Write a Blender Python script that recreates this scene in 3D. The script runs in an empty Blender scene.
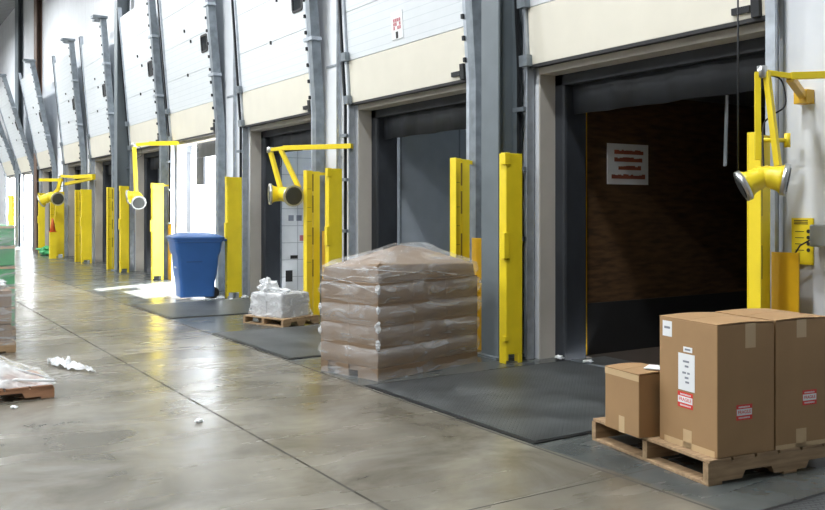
import bpy, bmesh, math, random
from mathutils import Vector, Matrix, noise
random.seed(7)
S = bpy.context.scene
COL = S.collection
PI = math.pi
# ---------------------------------------------------------------- camera frame
YAW = math.radians(32.4712)
SA, CA = math.sin(YAW), math.cos(YAW)
F, CX, HY, EYE = 880.0, 412.0, 209.0, 1.5
def at(x, y, d):
    """place in the hall seen at a given picture point, d metres away along the view axis"""
    u = (x-CX)/F
    return Vector((d*(SA+u*CA), d*(CA-u*SA), EYE-(y-HY)*d/F))
# ---------------------------------------------------------------- materials
def _mat(name):
    m = bpy.data.materials.new(name); m.use_nodes = True
    nt = m.node_tree
    return m, nt, nt.nodes['Principled BSDF']
def N(nt, t, **k):
    n = nt.nodes.new(t)
    for a, v in k.items(): setattr(n, a, v)
    return n
def rgba(c): return (c[0], c[1], c[2], 1)
def mat(name, col, rough=.5, metal=0, var=.15, scale=6, bump=0, bscale=60, spec=.5, col2=None, stretch=(1,1,1)):
    m, nt, b = _mat(name)
    tc = N(nt, 'ShaderNodeTexCoord'); mp = N(nt, 'ShaderNodeMapping'); mp.inputs['Scale'].default_value = stretch
    nt.links.new(tc.outputs['Object'], mp.inputs['Vector'])
    nz = N(nt, 'ShaderNodeTexNoise'); nz.inputs['Scale'].default_value = scale; nz.inputs['Detail'].default_value = 5
    nt.links.new(mp.outputs[0], nz.inputs['Vector'])
    r = N(nt, 'ShaderNodeValToRGB')
    c2 = col2 or tuple(max(0, c*(1-var)) for c in col)
    r.color_ramp.elements[0].color = rgba(c2); r.color_ramp.elements[0].position = .3
    r.color_ramp.elements[1].color = rgba(col); r.color_ramp.elements[1].position = .65
    nt.links.new(nz.outputs['Fac'], r.inputs['Fac']); nt.links.new(r.outputs['Color'], b.inputs['Base Color'])
    b.inputs['Roughness'].default_value = rough; b.inputs['Metallic'].default_value = metal
    b.inputs['Specular IOR Level'].default_value = spec
    if bump:
        n2 = N(nt, 'ShaderNodeTexNoise'); n2.inputs['Scale'].default_value = bscale
        nt.links.new(mp.outputs[0], n2.inputs['Vector'])
        bp = N(nt, 'ShaderNodeBump'); bp.inputs['Strength'].default_value = bump; bp.inputs['Distance'].default_value = .02
        nt.links.new(n2.outputs['Fac'], bp.inputs['Height']); nt.links.new(bp.outputs[0], b.inputs['Normal'])
    return m
def lines_mat(name, col, linecol, axis, period, width, rough=.5, off=0, var=.1, scale=5, extra=None, bump=.3):
    """seams along one or two axes of object space: [(axis, period, width)]"""
    m, nt, b = _mat(name)
    tc = N(nt, 'ShaderNodeTexCoord'); sp = N(nt, 'ShaderNodeSeparateXYZ')
    nt.links.new(tc.outputs['Object'], sp.inputs[0])
    masks = []
    for ax, per, w in [(axis, period, width)] + (extra or []):
        a = N(nt, 'ShaderNodeMath', operation='ADD'); a.inputs[1].default_value = 100*per+off
        nt.links.new(sp.outputs[ax], a.inputs[0])
        d = N(nt, 'ShaderNodeMath', operation='MODULO'); d.inputs[1].default_value = per
        nt.links.new(a.outputs[0], d.inputs[0])
        l = N(nt, 'ShaderNodeMath', operation='LESS_THAN'); l.inputs[1].default_value = w
        nt.links.new(d.outputs[0], l.inputs[0]); masks.append(l)
    o = masks[0]
    for k in masks[1:]:
        x = N(nt, 'ShaderNodeMath', operation='MAXIMUM'); nt.links.new(o.outputs[0], x.inputs[0]); nt.links.new(k.outputs[0], x.inputs[1]); o = x
    nz = N(nt, 'ShaderNodeTexNoise'); nz.inputs['Scale'].default_value = scale; nz.inputs['Detail'].default_value = 5
    nt.links.new(tc.outputs['Object'], nz.inputs['Vector'])
    r = N(nt, 'ShaderNodeValToRGB')
    r.color_ramp.elements[0].color = rgba([c*(1-var) for c in col]); r.color_ramp.elements[0].position = .3
    r.color_ramp.elements[1].color = rgba(col); r.color_ramp.elements[1].position = .65
    nt.links.new(nz.outputs['Fac'], r.inputs['Fac'])
    mx = N(nt, 'ShaderNodeMix', data_type='RGBA'); mx.inputs['B'].default_value = rgba(linecol)
    nt.links.new(o.outputs[0], mx.inputs['Factor']); nt.links.new(r.outputs['Color'], mx.inputs['A'])
    nt.links.new(mx.outputs['Result'], b.inputs['Base Color']); b.inputs['Roughness'].default_value = rough
    if bump:
        bp = N(nt, 'ShaderNodeBump'); bp.inputs['Strength'].default_value = bump; bp.inputs['Distance'].default_value = .01; bp.invert = True
        nt.links.new(o.outputs[0], bp.inputs['Height']); nt.links.new(bp.outputs[0], b.inputs['Normal'])
    return m
def floor_mat():
    m, nt, b = _mat('polished_concrete')
    L = nt.links.new
    tc = N(nt, 'ShaderNodeTexCoord'); sp = N(nt, 'ShaderNodeSeparateXYZ'); L(tc.outputs['Object'], sp.inputs[0])
    def math_(op, a, v=None, b2=None):
        n = N(nt, 'ShaderNodeMath', operation=op); L(a, n.inputs[0])
        if v is not None: n.inputs[1].default_value = v
        if b2 is not None: L(b2, n.inputs[1])
        return n.outputs[0]
    n1 = N(nt, 'ShaderNodeTexNoise'); n1.inputs['Scale'].default_value = 1.3; n1.inputs['Detail'].default_value = 8; n1.inputs['Roughness'].default_value = .62; n1.inputs['Distortion'].default_value = .6
    L(tc.outputs['Object'], n1.inputs['Vector'])
    r1 = N(nt, 'ShaderNodeValToRGB'); e = r1.color_ramp.elements
    e[0].position = .34; e[0].color = (.105, .093, .068, 1); e[1].position = .66; e[1].color = (.25, .232, .192, 1)
    L(n1.outputs['Fac'], r1.inputs['Fac'])
    # traffic scuffs
    mp = N(nt, 'ShaderNodeMapping'); mp.inputs['Scale'].default_value = (.5, 2.2, 1); mp.inputs['Rotation'].default_value = (0, 0, .35)
    L(tc.outputs['Object'], mp.inputs['Vector'])
    n2 = N(nt, 'ShaderNodeTexNoise'); n2.inputs['Scale'].default_value = 1.3; n2.inputs['Detail'].default_value = 7
    L(mp.outputs[0], n2.inputs['Vector'])
    r2 = N(nt, 'ShaderNodeValToRGB'); e = r2.color_ramp.elements
    e[0].position = .33; e[0].color = (.55, .57, .6, 1); e[1].position = .5; e[1].color = (1, 1, 1, 1)
    L(n2.outputs['Fac'], r2.inputs['Fac'])
    mu = N(nt, 'ShaderNodeMix', data_type='RGBA', blend_type='MULTIPLY'); mu.inputs['Factor'].default_value = .4
    L(r1.outputs['Color'], mu.inputs['A']); L(r2.outputs['Color'], mu.inputs['B'])
    # dark rubber stained strip of slab in front of the docks
    xx = math_('ADD', sp.outputs[0], b2=math_('MULTIPLY', n1.outputs['Fac'], .12))
    dk = N(nt, 'ShaderNodeMapRange'); dk.inputs['From Min'].default_value = 3.70; dk.inputs['From Max'].default_value = 3.74
    L(xx, dk.inputs['Value'])
    n3 = N(nt, 'ShaderNodeTexNoise'); n3.inputs['Scale'].default_value = 2.5; n3.inputs['Detail'].default_value = 6; L(tc.outputs['Object'], n3.inputs['Vector'])
    r3 = N(nt, 'ShaderNodeValToRGB'); e = r3.color_ramp.elements
    e[0].position = .3; e[0].color = (.055, .062, .062, 1); e[1].position = .7; e[1].color = (.115, .125, .12, 1)
    L(n3.outputs['Fac'], r3.inputs['Fac'])
    m2 = N(nt, 'ShaderNodeMix', data_type='RGBA'); L(dk.outputs[0], m2.inputs['Factor']); L(mu.outputs['Result'], m2.inputs['A']); L(r3.outputs['Color'], m2.inputs['B'])
    # saw cut joints
    def joint(sock, pos, per, w):
        a = math_('ADD', sock, per*20-pos); d = math_('MODULO', a, per)
        return math_('LESS_THAN', d, w)
    j = math_('MAXIMUM', joint(sp.outputs[0], 2.24, 60, .017), b2=joint(sp.outputs[1], 3.54, 3.85, .014))
    j = math_('MAXIMUM', j, b2=joint(sp.outputs[0], 3.62, 60, .02))
    m3 = N(nt, 'ShaderNodeMix', data_type='RGBA'); m3.inputs['B'].default_value = (.05, .047, .042, 1)
    L(math_('MULTIPLY', j, .9), m3.inputs['Factor']); L(m2.outputs['Result'], m3.inputs['A'])
    L(m3.outputs['Result'], b.inputs['Base Color'])
    rr = N(nt, 'ShaderNodeMapRange'); rr.inputs['To Min'].default_value = .16; rr.inputs['To Max'].default_value = .36
    L(n2.outputs['Fac'], rr.inputs['Value']); L(math_('MAXIMUM', rr.outputs[0], b2=j), b.inputs['Roughness'])
    sm = N(nt, 'ShaderNodeMapRange'); sm.inputs['To Min'].default_value = .5; sm.inputs['To Max'].default_value = .05
    L(j, sm.inputs['Value']); L(sm.outputs[0], b.inputs['Specular IOR Level'])
    bp = N(nt, 'ShaderNodeBump'); bp.inputs['Strength'].default_value = .06; bp.inputs['Distance'].default_value = .02
    L(n2.outputs['Fac'], bp.inputs['Height']); L(bp.outputs[0], b.inputs['Normal'])
    return m
def plate_mat():
    m, nt, b = _mat('diamond_plate_steel'); L = nt.links.new
    tc = N(nt, 'ShaderNodeTexCoord'); mp = N(nt, 'ShaderNodeMapping'); mp.inputs['Rotation'].default_value = (0, 0, PI/4)
    L(tc.outputs['Object'], mp.inputs['Vector'])
    br = N(nt, 'ShaderNodeTexBrick'); br.offset = .5; br.inputs['Scale'].default_value = 9
    br.inputs['Color1'].default_value = (1,1,1,1); br.inputs['Color2'].default_value = (1,1,1,1); br.inputs['Mortar'].default_value = (0,0,0,1)
    br.inputs['Mortar Size'].default_value = .05; br.inputs['Mortar Smooth'].default_value = .6
    L(mp.outputs[0], br.inputs['Vector'])
    nz = N(nt, 'ShaderNodeTexNoise'); nz.inputs['Scale'].default_value = 2.2; nz.inputs['Detail'].default_value = 6; L(tc.outputs['Object'], nz.inputs['Vector'])
    r = N(nt, 'ShaderNodeValToRGB'); e = r.color_ramp.elements
    e[0].position = .35; e[0].color = (.07, .075, .08, 1); e[1].position = .65; e[1].color = (.17, .185, .19, 1)
    L(nz.outputs['Fac'], r.inputs['Fac'])
    mm = N(nt, 'ShaderNodeMapRange'); mm.inputs['To Min'].default_value = .55; L(br.outputs['Color'], mm.inputs['Value'])
    mc = N(nt, 'ShaderNodeMix', data_type='RGBA', blend_type='MULTIPLY'); mc.inputs['Factor'].default_value = 1
    L(r.outputs['Color'], mc.inputs['A']); L(mm.outputs[0], mc.inputs['B']); L(mc.outputs['Result'], b.inputs['Base Color'])
    b.inputs['Metallic'].default_value = .35
    rr = N(nt, 'ShaderNodeMapRange'); rr.inputs['To Min'].default_value = .3; rr.inputs['To Max'].default_value = .55
    L(nz.outputs['Fac'], rr.inputs['Value']); L(rr.outputs[0], b.inputs['Roughness'])
    bp = N(nt, 'ShaderNodeBump'); bp.inputs['Strength'].default_value = .9; bp.inputs['Distance'].default_value = .012
    L(br.outputs['Color'], bp.inputs['Height']); L(bp.outputs[0], b.inputs['Normal'])
    return m
def film_mat(name, base, amt, col=(.9, .92, .94), scale=5, stretch=(1, 1, 3)):
    m, nt, b = _mat(name); L = nt.links.new
    b.inputs['Base Color'].default_value = rgba(col); b.inputs['Roughness'].default_value = .18
    b.inputs['Specular IOR Level'].default_value = .8
    tr = N(nt, 'ShaderNodeBsdfTransparent'); mx = N(nt, 'ShaderNodeMixShader')
    tc = N(nt, 'ShaderNodeTexCoord'); mp = N(nt, 'ShaderNodeMapping'); mp.inputs['Scale'].default_value = stretch; mp.inputs['Rotation'].default_value = (.3, .25, 0)
    L(tc.outputs['Object'], mp.inputs['Vector'])
    nz = N(nt, 'ShaderNodeTexNoise'); nz.inputs['Scale'].default_value = scale; nz.inputs['Detail'].default_value = 6; nz.inputs['Distortion'].default_value = 1.6
    L(mp.outputs[0], nz.inputs['Vector'])
    r = N(nt, 'ShaderNodeMapRange'); r.inputs['From Min'].default_value = .42; r.inputs['From Max'].default_value = .75
    r.inputs['To Min'].default_value = base; r.inputs['To Max'].default_value = amt
    L(nz.outputs['Fac'], r.inputs['Value']); L(r.outputs[0], mx.inputs['Fac'])
    L(tr.outputs[0], mx.inputs[1]); L(b.outputs[0], mx.inputs[2])
    L(mx.outputs[0], nt.nodes['Material Output'].inputs['Surface'])
    bp = N(nt, 'ShaderNodeBump'); bp.inputs['Strength'].default_value = .6; bp.inputs['Distance'].default_value = .02
    L(nz.outputs['Fac'], bp.inputs['Height']); L(bp.outputs[0], b.inputs['Normal'])
    return m
def translucent_mat(name, col, fac):
    m, nt, b = _mat(name); L = nt.links.new
    b.inputs['Base Color'].default_value = rgba(col); b.inputs['Roughness'].default_value = .6
    t = N(nt, 'ShaderNodeBsdfTranslucent'); t.inputs['Color'].default_value = rgba(col)
    mx = N(nt, 'ShaderNodeMixShader'); mx.inputs['Fac'].default_value = fac
    L(b.outputs[0], mx.inputs[1]); L(t.outputs[0], mx.inputs[2]); L(mx.outputs[0], nt.nodes['Material Output'].inputs['Surface'])
    return m
def emit_mat(name, col, s):
    m, nt, b = _mat(name)
    b.inputs['Base Color'].default_value = rgba(col); b.inputs['Emission Color'].default_value = rgba(col); b.inputs['Emission Strength'].default_value = s
    return m
M = dict(
 floor=floor_mat(), plate=plate_mat(),
 wall=lines_mat('white_wall_panel', (.80, .83, .87), (.55, .58, .62), 1, 1.0, .012, .55, var=.06, scale=3),
 side=mat('hall_wall_paint', (.32, .32, .32), .7, var=.06),
 ceil=lines_mat('steel_roof_deck', (.30, .31, .32), (.15, .15, .16), 1, .3, .06, .6),
 jamb=mat('concrete_jamb_paint', (.52, .49, .44), .7, var=.12, scale=3),
 cream=mat('cream_door_section', (.77, .735, .63), .45, var=.05, scale=2.5, bump=.05, bscale=4),
 whited=lines_mat('ribbed_white_door_section', (.72, .76, .79), (.61, .66, .69), 2, .105, .010, .4, var=.03, bump=.08),
 seam=mat('weatherstrip_rubber', (.03, .03, .032), .7),
 galv=mat('galvanised_track_steel', (.52, .57, .63), .4, .5, var=.25, scale=9),
 dgalv=mat('dark_grey_track_steel', (.27, .31, .345), .45, .4, var=.35, scale=7),
 black=mat('black_rubber', (.018, .018, .02), .6),
 iron=mat('black_iron', (.03, .032, .035), .45, .5),
 grey=mat('grey_column_paint', (.16, .19, .21), .45, var=.12, scale=3),
 brownc=mat('brown_column_paint', (.16, .10, .07), .6, var=.15),
 yellow=mat('safety_yellow_paint', (.93, .72, .025), .38, var=.10, scale=4, bump=.02),
 amber=mat('amber_yellow_paint', (.72, .42, .015), .4, var=.12, scale=4),
 dirt=mat('scuffed_yellow_edge', (.25, .18, .03), .6),
 glass=mat('dark_window_glass', (.02, .025, .03), .05, spec=1),
 pad=mat('dock_seal_vinyl', (.032, .037, .046), .55, var=.45, scale=4, bump=.35, bscale=5, stretch=(1, 1, .4)), skin=mat('white_trailer_skin', (.85, .87, .88), .4, var=.04),
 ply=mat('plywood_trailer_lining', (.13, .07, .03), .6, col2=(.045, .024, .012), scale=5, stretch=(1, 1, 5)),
 kick=mat('trailer_scuff_plate', (.02, .02, .021), .6),
 tgrey=lines_mat('grey_trailer_panel', (.40, .45, .50), (.2, .23, .26), 0, 1.02, .03, .4),
 twhite=lines_mat('white_trailer_panel', (.80, .82, .83), (.40, .42, .44), 0, .34, .012, .4, extra=[(2, .30, .010)]),
 tblue=mat('blue_trailer_lining', (.06, .09, .17), .6),
 tbrown=mat('brown_trailer_lining', (.20, .14, .10), .6),
 roofd=mat('trailer_roof', (.10, .10, .10), .6),
 roof_t=translucent_mat('translucent_trailer_roof', (.75, .82, .9), .5), roof_m=translucent_mat('milky_trailer_roof', (.7, .75, .8), .16), roof_d=translucent_mat('dim_trailer_roof', (.6, .66, .72), .05),
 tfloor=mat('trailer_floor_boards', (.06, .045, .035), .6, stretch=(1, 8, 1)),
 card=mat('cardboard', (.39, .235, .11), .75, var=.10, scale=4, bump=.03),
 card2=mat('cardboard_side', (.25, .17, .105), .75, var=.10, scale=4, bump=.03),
 tape=mat('packing_tape', (.60, .43, .24), .35, var=.05),
 wood=mat('pallet_wood', (.44, .30, .17), .75, col2=(.25, .16, .085), scale=4, stretch=(1, 9, 9)),
 wood2=mat('pallet_wood_red', (.42, .22, .12), .75, col2=(.28, .14, .08), scale=4, stretch=(1, 9, 9)),
 paper=mat('white_paper', (.86, .88, .90), .5, var=.03),
 rust=mat('faded_red_lettering', (.35, .10, .06), .6), red=mat('red_label_ink', (.72, .045, .03), .45, var=.05),
 pink=mat('faded_red_ink', (.62, .22, .25), .5, var=.2, scale=60),
 ink=mat('grey_ink', (.25, .27, .32), .6),
 blackink=mat('black_ink', (.02, .02, .02), .6),
 blue=mat('blue_bin_plastic', (.05, .165, .48), .38, var=.12, scale=3),
 blued=mat('dark_blue_lid_plastic', (.04, .12, .33), .4, var=.1, scale=3),
 film=film_mat('stretch_film', .11, .42, scale=2.6, stretch=(1, 1, 4)), filmw=film_mat('white_stretch_film', .15, .8, scale=5, stretch=(1, 1, 2)),
 filmm=film_mat('milky_stretch_film', .34, .85, scale=5, stretch=(1, 1, 2)), filmd=film_mat('crumpled_film', .55, .95, scale=9),
 green=mat('green_box_print', (.06, .42, .15), .5, var=.25, scale=4),
 conduit=mat('grey_conduit', (.34, .37, .39), .4, .4),
 lens=mat('lamp_lens_grey', (.045, .05, .05), .35), flyer=mat('wrapped_white_carton', (.50, .50, .51), .6),
 lamp=emit_mat('highbay_lamp_lens', (1, .97, .92), 9),
 steel=mat('bright_lamp_rim', (.55, .56, .56), .3, .8),
 asphalt=mat('yard_concrete', (.75, .74, .72), .8),
 orange=mat('orange_cone_plastic', (.8, .16, .03), .5),
)
# ---------------------------------------------------------------- mesh builder
class MB:
    def __init__(s): s.b = bmesh.new(); s.mats = []
    def mi(s, m):
        if m not in s.mats: s.mats.append(m)
        return s.mats.index(m)
    def hexa(s, p, m=None):
        v = [s.b.verts.new(q) for q in p]
        i = s.mi(m) if m else 0
        for f in ((0,3,2,1),(4,5,6,7),(0,1,5,4),(1,2,6,5),(2,3,7,6),(3,0,4,7)):
            fc = s.b.faces.new([v[k] for k in f]); fc.material_index = i
        return v
    def box(s, x0, x1, y0, y1, z0, z1, m=None, fn=None):
        p = [(x0,y0,z0),(x1,y0,z0),(x1,y1,z0),(x0,y1,z0),(x0,y0,z1),(x1,y0,z1),(x1,y1,z1),(x0,y1,z1)]
        if fn: p = [fn(Vector(q)) for q in p]
        return s.hexa(p, m)
    def tube(s, pts, r, n=8, m=None, cap=True):
        pts = [Vector(p) for p in pts]; rings = []
        rr = r if isinstance(r, (list, tuple)) else [r]*len(pts)
        up = None
        for k, p in enumerate(pts):
            d = (pts[min(k+1, len(pts)-1)]-pts[max(k-1, 0)])
            if d.length < 1e-9: d = Vector((0,0,1))
            d.normalize()
            if up is None: up = d.orthogonal().normalized()
            else:
                up = (up - d*up.dot(d))
                up = up.normalized() if up.length > 1e-6 else d.orthogonal().normalized()
            w = d.cross(up)
            rings.append([s.b.verts.new(p + (up*math.cos(2*PI*i/n)+w*math.sin(2*PI*i/n))*rr[k]) for i in range(n)])
        mi = s.mi(m) if m else 0
        for a, b2 in zip(rings, rings[1:]):
            for i in range(n):
                f = s.b.faces.new((a[i], a[(i+1)%n], b2[(i+1)%n], b2[i])); f.smooth = True; f.material_index = mi
        if cap:
            f = s.b.faces.new(rings[0][::-1]); f.material_index = mi
            f = s.b.faces.new(rings[-1]); f.material_index = mi
        return s
    def bar(s, p, q, w, t, m=None, up=Vector((0,0,1))):
        p, q = Vector(p), Vector(q); d = (q-p).normalized()
        a = d.cross(up)
        a = a.normalized() if a.length > 1e-4 else d.orthogonal().normalized()
        c = a.cross(d)
        f = lambda o, i, j: o + a*(i*w/2) + c*(j*t/2)
        s.hexa([f(p,-1,-1), f(p,1,-1), f(p,1,1), f(p,-1,1), f(q,-1,-1), f(q,1,-1), f(q,1,1), f(q,-1,1)], m)
        return s
    def build(s, name, m=None, parent=None, bevel=0, seg=2, smooth=False):
        bmesh.ops.recalc_face_normals(s.b, faces=s.b.faces)
        me = bpy.data.meshes.new(name); s.b.to_mesh(me); s.b.free()
        if s.mats:
            for k in s.mats: me.materials.append(k)
        elif m: me.materials.append(m)
        if smooth:
            for p in me.polygons: p.use_smooth = True
        o = bpy.data.objects.new(name, me); COL.objects.link(o)
        if parent: o.parent = parent
        if bevel:
            md = o.modifiers.new('bevel', 'BEVEL'); md.width = bevel; md.segments = seg; md.limit_method = 'ANGLE'; md.angle_limit = .6
        return o
def bx(name, m, parent, *d, bevel=0, fn=None):
    b = MB(); b.box(*d, fn=fn); return b.build(name, m, parent, bevel)
def tag(o, label=None, cat=None, group=None, kind=None):
    if label: o['label'] = label
    if cat: o['category'] = cat
    if group: o['group'] = group
    if kind: o['kind'] = kind
    return o
def thing(name, label, cat, loc=(0,0,0), rz=0, group=None, kind=None):
    o = bpy.data.objects.new(name, None); COL.objects.link(o)
    o.location = loc; o.rotation_euler = (0, 0, rz); o.empty_display_size = .1
    return tag(o, label, cat, group, kind)
def struct(name, b, m=None, label=None):
    o = b.build(name, m); o['kind'] = 'structure'
    tag(o, label or name.replace('_', ' '), 'structure')
    return o
def local(root, p):
    return Matrix.LocRotScale(root.location, root.rotation_euler, None).inverted() @ Vector(p)
def text_mesh(name, txt, size, m, parent, matrix, depth=.0008):
    cu = bpy.data.curves.new('lettering', 'FONT'); cu.body = txt; cu.size = size; cu.align_x = 'CENTER'; cu.align_y = 'CENTER'; cu.extrude = depth; cu.offset = size*.012
    t = bpy.data.objects.new('lettering', cu); COL.objects.link(t)
    bpy.context.view_layer.update()
    me = bpy.data.meshes.new_from_object(t.evaluated_get(bpy.context.evaluated_depsgraph_get()))
    bpy.data.objects.remove(t); bpy.data.curves.remove(cu)
    me.materials.clear(); me.materials.append(m)
    o = bpy.data.objects.new(name, me); COL.objects.link(o); o.parent = parent; o.matrix_local = matrix
    return o
# ================================================================ SETTING
WX = 5.8
#       far edge, near edge
BAYS = [(6.75, 4.09), (10.48, 7.82), (14.33, 11.67), (18.38, 15.68), (21.6, 19.2), (25.8, 23.4), (29.5, 27.0), (33.9, 31.4), (38.0, 35.3), (41.9, 39.2)]
OPEN_H = 2.92
b = MB(); b.box(-14, 6.0, -8, 46, -.3, 0); struct('floor', b, M['floor'])
b = MB(); b.box(-14, 6.0, -8, 46, 10, 10.2); struct('ceiling', b, M['ceil'])
b = MB(); b.box(-14.2, -14, -8, 46, -.3, 10.2); struct('wall_left', b, M['side'])
b = MB(); b.box(-14.2, 6.0, 46, 46.2, -.3, 10.2); struct('wall_far', b, M['side'])
b = MB(); b.box(-14.2, 6.0, -8.2, -8, -.3, 10.2); struct('wall_rear', b, M['side'])
b = MB()
ys = -8
for L, n in BAYS:
    b.box(WX, 6.0, ys, n, 0, OPEN_H); ys = L
b.box(WX, 6.0, ys, 46, 0, OPEN_H)
b.box(WX, 6.0, -8, 46, OPEN_H, 10)
struct('wall_right', b, M['wall'])
b = MB(); b.box(6.0, 70, -20, 90, -1.4, -1.2); struct('ground', b, M['asphalt'], 'pale concrete truck yard outside the dock doors')
b = MB()
k = 0
for L, n in BAYS:
    pass
# seam line of the wall cladding on every pier
prev = -8
b = MB()
for L, n in BAYS:
    b.box(WX-.012, WX, prev+.36, n-.26, 3.53, 3.56) if n-prev > .8 else None
    prev = L
struct('trim_1', b, M['galv'], 'thin metal flashing strip across the wall piers')
# ================================================================ DOORS
ORD = ['nearest', 'second', 'third', 'fourth', 'fifth', 'sixth', 'seventh', 'eighth', 'ninth', 'tenth']
SL = [.05, .065, .07, .085, .085, .085, .10, .20, .30, .33]
def lean(i):
    s = SL[i]
    def fn(v):
        z = v.z-2.9
        return Vector((v.x - (s*z if z > 0 else 0), v.y, v.z))
    return fn
for i, (L, n) in enumerate(BAYS):
    W = L-n
    d = thing('door_%d' % (i+1), '%s raised dock door of the row, white ribbed sections over a cream bottom section' % ORD[i], 'dock door', (WX, L, 0), 0, None, 'structure')
    fn = lean(i)
    # reveal of the opening
    f = MB()
    f.box(0, .2, -.02, 0, 0, OPEN_H); f.box(0, .2, -W, -W+.02, 0, OPEN_H); f.box(0, .2, -W+.02, -.02, OPEN_H-.075, OPEN_H)
    f.build('door_frame', M['jamb'], d)
    p = MB(); p.box(-.09, -.04, -W-.03, .03, 2.935, 3.50, fn=fn); p.build('bottom_section', M['cream'], d, .006)
    p = MB()
    for k in range(4): p.box(-.09, -.04, -W-.03, .03, 3.506+k*.65, 3.506+k*.65+.644, fn=fn)
    p.build('door_section', M['whited'], d, .004)
    p = MB(); p.box(-.095, -.035, -W-.03, .03, 2.905, 2.935, fn=fn); p.build('bottom_seal', M['seam'], d)
    # small window near the right hand edge
    wy, wz, ww, wh = -W+.30, 4.60, .18, .165
    fr = MB()
    r0, r1 = [], []
    def rr(w, h, rad, x, n4=5):
        out = []
        for cx, cz, a0 in ((w-rad, h-rad, 0), (-w+rad, h-rad, PI/2), (-w+rad, -h+rad, PI), (w-rad, -h+rad, 1.5*PI)):
            for q in range(n4):
                a = a0+q*PI/2/(n4-1); out.append(fn(Vector((x, wy+cx+rad*math.cos(a), wz+cz+rad*math.sin(a)))))
        return out
    o_ = [fr.b.verts.new(v) for v in rr(ww, wh, .05, -.105)]; i_ = [fr.b.verts.new(v) for v in rr(ww-.035, wh-.035, .03, -.105)]
    ob = [fr.b.verts.new(v) for v in rr(ww, wh, .05, -.088)]; ib = [fr.b.verts.new(v) for v in rr(ww-.035, wh-.035, .03, -.088)]
    q = len(o_)
    for k in range(q):
        k2 = (k+1) % q
        fr.b.faces.new((o_[k], o_[k2], i_[k2], i_[k])); fr.b.faces.new((o_[k], o_[k2], ob[k2], ob[k])); fr.b.faces.new((i_[k], i_[k2], ib[k2], ib[k]))
    wf = fr.build('window_frame', M['black'], d)
    pn = MB(); pn.b.faces.new([pn.b.verts.new(v) for v in rr(ww-.03, wh-.03, .03, -.093)])
    pn.build('pane', M['glass'], wf)
    # bolts and latch on the sections
    for (yy, zz) in ((-W*.5, 4.14), (-W*.5, 5.0), (-W*.62, 4.75)):
        t = MB(); t.box(-.115, -.088, yy-.015, yy+.015, zz-.028, zz+.028, fn=fn); t.build('latch', M['iron'], d)
    t = MB(); t.box(-.12, -.088, -W+.12, -W+.28, 2.98, 3.03, fn=fn); t.box(-.13, -.088, -W+.03, -W+.1, 2.93, 3.1, fn=fn); t.build('pull_handle', M['iron'], d)
    # track on the far side: galvanised angle, black guide, bracket box
    t = MB()
    for z0, z1 in ((0, 2.9), (2.9, 6.35)):
        t.box(-.12, -.03, .035, .06, z0, z1, fn=fn); t.box(-.045, -.03, .06, .17, z0, z1, fn=fn)
    t.build('track', M['galv'], d)
    t = MB()
    for z0, z1 in ((0, 2.9), (2.9, 6.35)):
        t.box(-.11, -.075, .175, .21, z0, z1, fn=fn)
    t.build('guide_rail', M['iron'], d)
    t = MB()
    for z in (2.97, 3.55): t.box(-.17, -.10, -.02, .10, z-.05, z+.06, fn=fn)
    for z in (1.2, 1.9, 2.5): t.box(-.16, -.03, .05, .22, z-.02, z+.02, fn=fn)
    t.build('roller_bracket', M['dgalv'], d)
    # track on the near side: perforated channel with torn looking edge
    t = MB()
    for z0, z1 in ((0, 2.9), (2.9, 6.4)):
        t.box(-.14, -.02, -W-.06, -W-.03, z0, z1, fn=fn); t.box(-.14, -.115, -W-.11, -W-.06, z0, z1, fn=fn)
    t.build('track', M['galv'], d)
    t = MB()
    for z0, z1 in ((0, 2.9), (2.9, 6.4)):
        t.box(-.16, -.02, -W-.23, -W-.11, z0, z1, fn=fn)
    if i: t.build('track_channel', M['dgalv'], d)
    t = MB()
    for k in range(14):
        z = 3.1+k*.235
        t.box(-.165, -.11, -W-.055, -W-.02, z, z+.05, fn=fn)
    t.build('roller', M['iron'], d)
    t = MB(); t.box(-.36, .0, -W-.3, -W-.02, 6.36, 6.42, fn=fn); t.box(-.2, -.02, -W-.02, -W+.5, 6.4, 6.45, fn=fn)
    t.build('top_bracket', M['dgalv'], d)
    t = MB(); t.box(-.18, -.02, -W-.28, -W-.0, 3.93, 3.98, fn=fn) if i else None; t.box(-.18, -.02, -W-.28, -W, 5.2, 5.25, fn=fn); t.build('cross_bar', M['galv'], d)
    if i == 1:
        sg = MB(); Y0, Z0 = -W*.435-.09, 3.62
        # faded notice on the second door
        YS = 9.22-L
        sg.box(-.099, -.088, YS-.13, YS+.13, 3.59, 3.93, fn=fn); sgo = sg.build('notice', M['paper'], d); sgo['label'] = 'white notice with faded red print'
        t = MB()
        for r_ in range(3):
            for c_ in range(4):
                if (r_, c_) in ((1, 1), (2, 2)): continue
                t.box(-.102, -.098, YS-.09+c_*.045, YS-.055+c_*.045, 3.80-r_*.047, 3.84-r_*.047, fn=fn)
        t.build('notice_print', M['pink'], sgo)
        t = MB(); t.box(-.102, -.098, YS-.02, YS+.03, 3.60, 3.68, fn=fn); t.build('notice_symbol', M['blackink'], sgo)
# conduits on the piers
for Yc, nm in ((10.98, 'between the second and third doors'), (14.95, 'between the third and fourth doors')):
    c_ = MB(); c_.tube([(5.76, Yc, .0), (5.76, Yc, 9.9)], .03, 8); tag(c_.build('conduit', M['galv']), 'thin grey conduit running up the white pier %s' % nm, 'conduit')
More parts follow.
